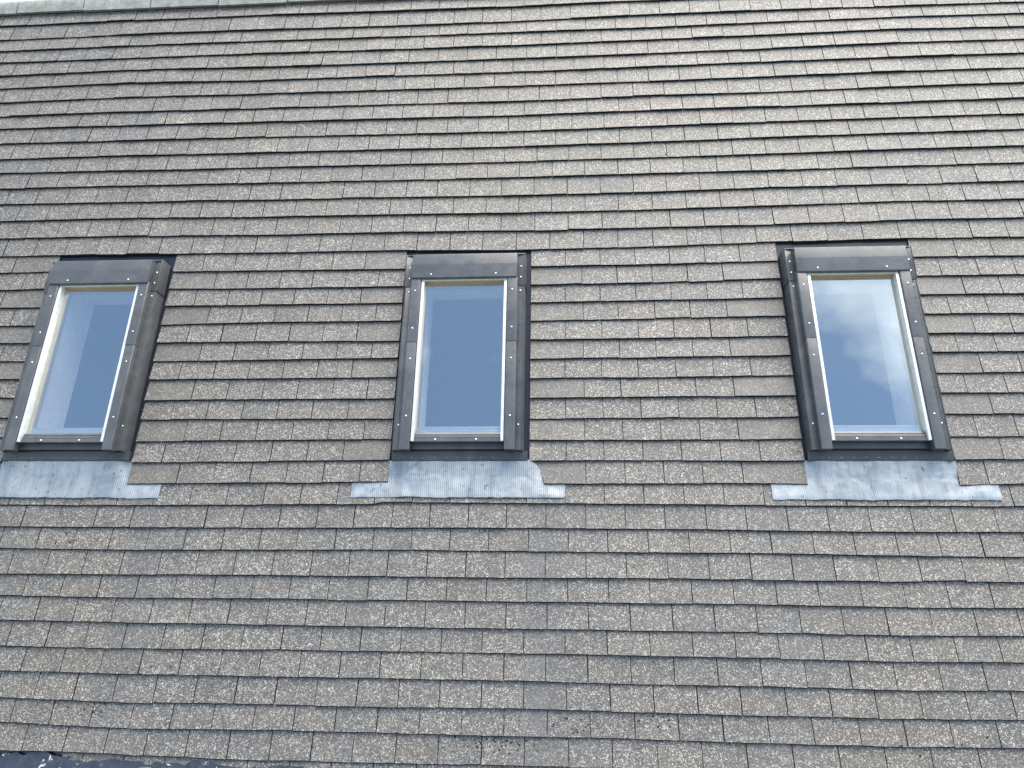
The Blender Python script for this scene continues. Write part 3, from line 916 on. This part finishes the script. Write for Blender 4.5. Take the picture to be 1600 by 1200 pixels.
def make_skylight(idx):
    uc = WIN_U[idx]
    root = bpy.data.objects.new('skylight', None)
    COL.objects.link(root)
    root.matrix_world = ROOF_MAT @ Matrix.Translation((uc, V0, 0))
    tag(root, LABELS[idx], 'skylight', 'skylights in a row across the slope', 'thing')
    # gutter tray under the surround
    v, f = plane_with_holes(-0.0035, -0.40, 0.41, 1.045 - V0, 2.42 - V0, [(-0.30, 0.30, 1.10 - V0, 2.25 - V0)])
    link('gutter_tray', cached('tray', lambda: mesh_from_data('gutter_tray', v, f, [M_MEMBRANE])), root)
    # side flashings with an upstand on the outside
    for sg in (-1, 1):
        prof = [(0.296, 0.070), (0.337, 0.074), (0.3405, 0.079), (0.3425, 0.0785), (0.349, -0.003), (0.345, -0.003), (0.330, 0.068), (0.296, 0.062)]
        prof = [(sg * s, w) for s, w in prof]
        fl = link('side_flashing', prism_mesh('side_flashing', prof, 1.096, 2.272, M_GREY, 0.0008, sg), root)
        for sv in (2.035, 1.235):
            screw(fl, sg * 0.319, sv, 0.0718)
        # corner piece at the head
        prof = [(0.300, 0.0735), (0.3435, 0.0800), (0.3455, 0.0850), (0.3470, 0.0835), (0.3535, 0.004), (0.3500, 0.003), (0.3400, 0.074), (0.300, 0.066)]
        prof = [(sg * s, w) for s, w in prof]
        cpz = link('corner_flashing', prism_mesh('corner_flashing', prof, 2.068, 2.276, M_GREY, 0.0008, sg), root)
        screw(cpz, sg * 0.322, 2.19, 0.0766)
        screw(cpz, sg * 0.321, 2.12, 0.0766)
        # side covers in two lengths, the upper one lapped over the lower
        prof = [(0.2475, 0.060), (0.2475, 0.1005), (0.2505, 0.1035), (0.299, 0.1045), (0.303, 0.1010), (0.305, 0.066), (0.300, 0.060)]
        lo_ = link('side_cover', prism_mesh('side_cover_lower', [(sg * s, w) for s, w in prof], 1.092, 1.735, M_GREY, 0.0010, sg), root)
        up_prof = [(0.2470, 0.060), (0.2460, 0.1025), (0.2500, 0.1060), (0.300, 0.1070), (0.3050, 0.1025), (0.3070, 0.066), (0.302, 0.060)]
        up_ = link('side_cover', prism_mesh('side_cover_upper', [(sg * s, w) for s, w in up_prof], 1.708, 2.112, M_GREY, 0.0010, sg), root)
        screw(lo_, sg * 0.276, 1.275, 0.1038)
        screw(lo_, sg * 0.276, 1.605, 0.1038)
        screw(up_, sg * 0.276, 1.79, 0.1062)
        screw(up_, sg * 0.276, 2.025, 0.1062)
        # pale sash edge inside the cover
        a_, b_ = sorted((sg * 0.2285, sg * 0.2440))
        link('sash_edge', bm_box('sash_edge', a_, b_, 1.139, 2.106, 0.058, 0.0965, M_PALE, 0.0012), root)
    link('head_flashing', bm_box('head_flashing', -0.340, 0.340, 2.268, 2.2745, -0.003, 0.0835, M_GREY, 0.0010), root)
    link('head_tray', bm_box('head_tray', -0.345, 0.345, 2.250, 2.268, 0.030, 0.066, M_DARK, 0.0010), root)
    hood_prof = [(2.1035, 0.060), (2.1015, 0.108), (2.1065, 0.1145), (2.190, 0.1165), (2.256, 0.1135), (2.261, 0.109), (2.261, 0.060)]
    hood = link('top_hood', prism_s_mesh('top_hood', hood_prof, -0.3015, 0.3015, M_GREY, 0.0014), root)
    screw(hood, -0.190, 2.125, 0.1145)
    screw(hood, 0.180, 2.125, 0.1145)
    link('sash_edge', bm_box('sash_head', -0.2285, 0.2285, 2.097, 2.104, 0.0850, 0.0930, M_PALE, 0.0010), root)
    link('head_lining', bm_box('head_lining', -0.2285, 0.2285, 2.0985, 2.104, 0.058, 0.0845, M_WOOD, 0.0010), root)
    # glass and what lies just under it
    link('glass_pane', cached('glass', lambda: mesh_from_data('glass_pane', [(-0.229, 1.185 - V0, 0.0615), (0.229, 1.185 - V0, 0.0615), (0.229, 2.098 - V0, 0.0615), (-0.229, 2.098 - V0, 0.0615)], [(0, 1, 2, 3)], [M_GLASS])), root)
    link('glazing_spacer', bm_box('glazing_spacer', -0.2285, 0.2285, 1.186, 1.212, 0.046, 0.057, M_SPACER, 0.0008), root)
    link('glazing_spacer', bm_box('glazing_spacer_inner', -0.2285, 0.2285, 1.214, 1.232, 0.040, 0.052, M_SPACER, 0.0008), root)
    def wood():
        bm = bmesh.new()
        box(bm, -0.262, -0.222, 1.16 - V0, 2.12 - V0, 0.004, 0.057)
        box(bm, 0.222, 0.262, 1.16 - V0, 2.12 - V0, 0.004, 0.057)
        box(bm, -0.2215, 0.2215, 2.088 - V0, 2.12 - V0, 0.004, 0.0565)
        box(bm, -0.2215, 0.2215, 1.16 - V0, 1.205 - V0, 0.000, 0.0395)
        return mesh_from_bm('wooden_frame', bm, [M_WOOD])
    link('wooden_frame', cached('wood', wood), root)
    def lining():
        s0, t0, t1 = 0.226, 1.18 - V0, 2.095 - V0
        top = [(-s0, t0, 0.004), (s0, t0, 0.004), (s0, t1, 0.004), (-s0, t1, 0.004)]
        s1 = 0.232
        bot = [(-s1, t0 - 0.02, wr + 0.004), (s1, t0 - 0.02, wr + 0.004), (s1, t1 + 0.045, wr + 0.004), (-s1, t1 + 0.045, wr + 0.004)]
        s2 = 0.256
        out = [(-s2, t0 - 0.055, wr - 0.002), (s2, t0 - 0.055, wr - 0.002), (s2, t1 + 0.08, wr - 0.002), (-s2, t1 + 0.08, wr - 0.002)]
        oot = [(-s2, t0 - 0.035, 0.003), (s2, t0 - 0.035, 0.003), (s2, t1 + 0.03, 0.003), (-s2, t1 + 0.03, 0.003)]
        vs_ = top + bot + out + oot
        fs = []
        for i in range(4):
            j = (i + 1) % 4
            fs += [(i, j, 4 + j, 4 + i), (4 + i, 4 + j, 8 + j, 8 + i), (8 + i, 8 + j, 12 + j, 12 + i)]
        return mesh_from_data('reveal_lining', vs_, fs, [M_LINING])
    link('reveal_lining', cached('lining', lining), root)
    # lower end: bottom rail with grooves, cover below it, sill flashing
    br_prof = [(1.139, 0.050), (1.138, 0.0815), (1.1405, 0.0845), (1.1590, 0.0845), (1.1600, 0.0800), (1.1640, 0.0795), (1.1650, 0.0810), (1.1760, 0.0790), (1.1770, 0.0740), (1.1800, 0.0735), (1.1810, 0.0760), (1.1930, 0.0720), (1.1960, 0.0640), (1.1960, 0.050)]
    br = link('bottom_rail', prism_s_mesh('bottom_rail', br_prof, -0.2445, 0.2445, M_GREY, 0), root)
    screw(br, -0.116, 1.150, 0.0845)
    screw(br, 0.100, 1.150, 0.0845)
    link('bottom_cover', prism_s_mesh('bottom_cover', [(1.104, 0.034), (1.1035, 0.0570), (1.1060, 0.0595), (1.1385, 0.0620), (1.1385, 0.030)], -0.300, 0.300, M_DARK, 0.0010), root)
    sill = link('sill_flashing', prism_s_mesh('sill_flashing', [(1.052, 0.010), (1.052, 0.0235), (1.056, 0.0255), (1.102, 0.0380), (1.102, 0.006)], -0.352, 0.368, M_DARK, 0.0010), root)
    for k_ in range(11):
        s = -0.31 + 0.062 * k_
        def dm():
            bm = bmesh.new()
            bmesh.ops.create_icosphere(bm, subdivisions=2, radius=1.0)
            for v_ in bm.verts:
                v_.co = Vector((v_.co.x * 0.009, v_.co.y * 0.006, v_.co.z * 0.003))
            return mesh_from_bm('stamped_dimple', bm, [M_GREY], 60)
        link('stamped_dimple', cached('dimple', dm), sill, Matrix.Translation((s, 1.066 - V0, 0.0275)))
    link('lead_apron', apron_mesh(idx), root)
    # rain drops left on the gutter tray and the covers
    rnd = random.Random(70 + idx)
    bm = bmesh.new()
    for i in range(90):
        if rnd.random() < 0.72:
            s, v, w = rnd.uniform(0.354, 0.375), rnd.uniform(1.2, 2.3), -0.0035
            if idx == 2:
                s, w = rnd.uniform(0.310, 0.334), 0.0735
        else:
            s, v, w = rnd.choice((-1, 1)) * rnd.uniform(0.309, 0.333), rnd.uniform(1.15, 2.0), 0.0728
        r = rnd.uniform(0.0014, 0.0034)
        res = bmesh.ops.create_icosphere(bm, subdivisions=1, radius=r)
        for q in res['verts']:
            q.co = Vector((q.co.x + s, q.co.y * 1.2 + v - V0, q.co.z * 0.5 + w))
    tag(link('rain_drops', mesh_from_bm('rain_drops', bm, [M_WATER], 80), root), kind='stuff')
    return root

for i in range(3):
    make_skylight(i)

# ------------------------------------------------------------------ flat roof at the foot, ground
bm = bmesh.new()
y0 = (ROOF_MAT @ Vector((0, -0.47, 0))).y
nx = 150
ys = [y0 + 0.10, y0 + 0.05, y0 + 0.01, y0 - 0.02, y0 - 0.05, y0 - 0.10, y0 - 0.2, y0 - 0.5, y0 - 1.5, y0 - 4.0, y0 - 7.0]
prev = None
for y in ys:
    row = []
    for i in range(nx + 1):
        x = -6.5 + 12.0 * i / nx
        up = max(0.0, 1.0 - abs(y - y0) / 0.12)
        z = 0.022 * up + 0.012 * noise.noise((x * 5, y * 6, 0.0)) * (1.0 if y > y0 - 0.6 else 0.3) - 0.018 * max(0.0, (x + 2.2)) * up * 0.5
        row.append(bm.verts.new((x, y, z)))
    if prev:
        for i in range(nx):
            bm.faces.new((prev[i], row[i], row[i + 1], prev[i + 1]))
    prev = row
box(bm, -6.5, 5.5, y0 - 7.0, y0 + 0.1, -0.3, -0.06)
flat = link('flat_roof', mesh_from_bm('flat_roof', bm, [M_FELT], 60))
bm = bmesh.new()
cols = []
for i in range(141):
    u = -3.6 + 2.9 * i / 140
    e = 0.030 * noise.noise((u * 7, 1.3, 0)) + 0.020 * noise.noise((u * 23, 4.0, 0))
    top_v = -0.394 - 0.014 * (u + 2.4) + e + (0.022 if u < -2.30 else 0.0)
    colv = []
    for k_ in range(6):
        f = k_ / 5
        v = top_v + (-0.60 - top_v) * f
        wv = 0.0105 + 0.006 * f + 0.004 * noise.noise((u * 9, v * 12, 2.0)) * (0.3 + f)
        colv.append(bm.verts.new(ROOF_MAT @ Vector((u, v, max(0.003, wv)))))
    cols.append(colv)
for a_, b_ in zip(cols, cols[1:]):
    for k_ in range(5):
        bm.faces.new((a_[k_ + 1], b_[k_ + 1], b_[k_], a_[k_]))
link('felt_upstand', mesh_from_bm('felt_upstand', bm, [M_FELT], 60), flat)
tag(flat, 'dark flaking felt of the flat roof at the foot of the shingles, lower left corner', 'flat roof', kind='thing')
bm = bmesh.new()
box(bm, -6.4, 5.4, y0 - 6.9, y0 + 4.4, -3.2, -0.31)
tag(link('house_wall', mesh_from_bm('house_wall', bm, [M_WALL])), kind='structure')
g = mesh_from_data('ground', [(-900, -900, -3.2), (900, -900, -3.2), (900, 900, -3.2), (-900, 900, -3.2)], [(0, 1, 2, 3)], [M_GROUND])
tag(link('ground', g), kind='structure')
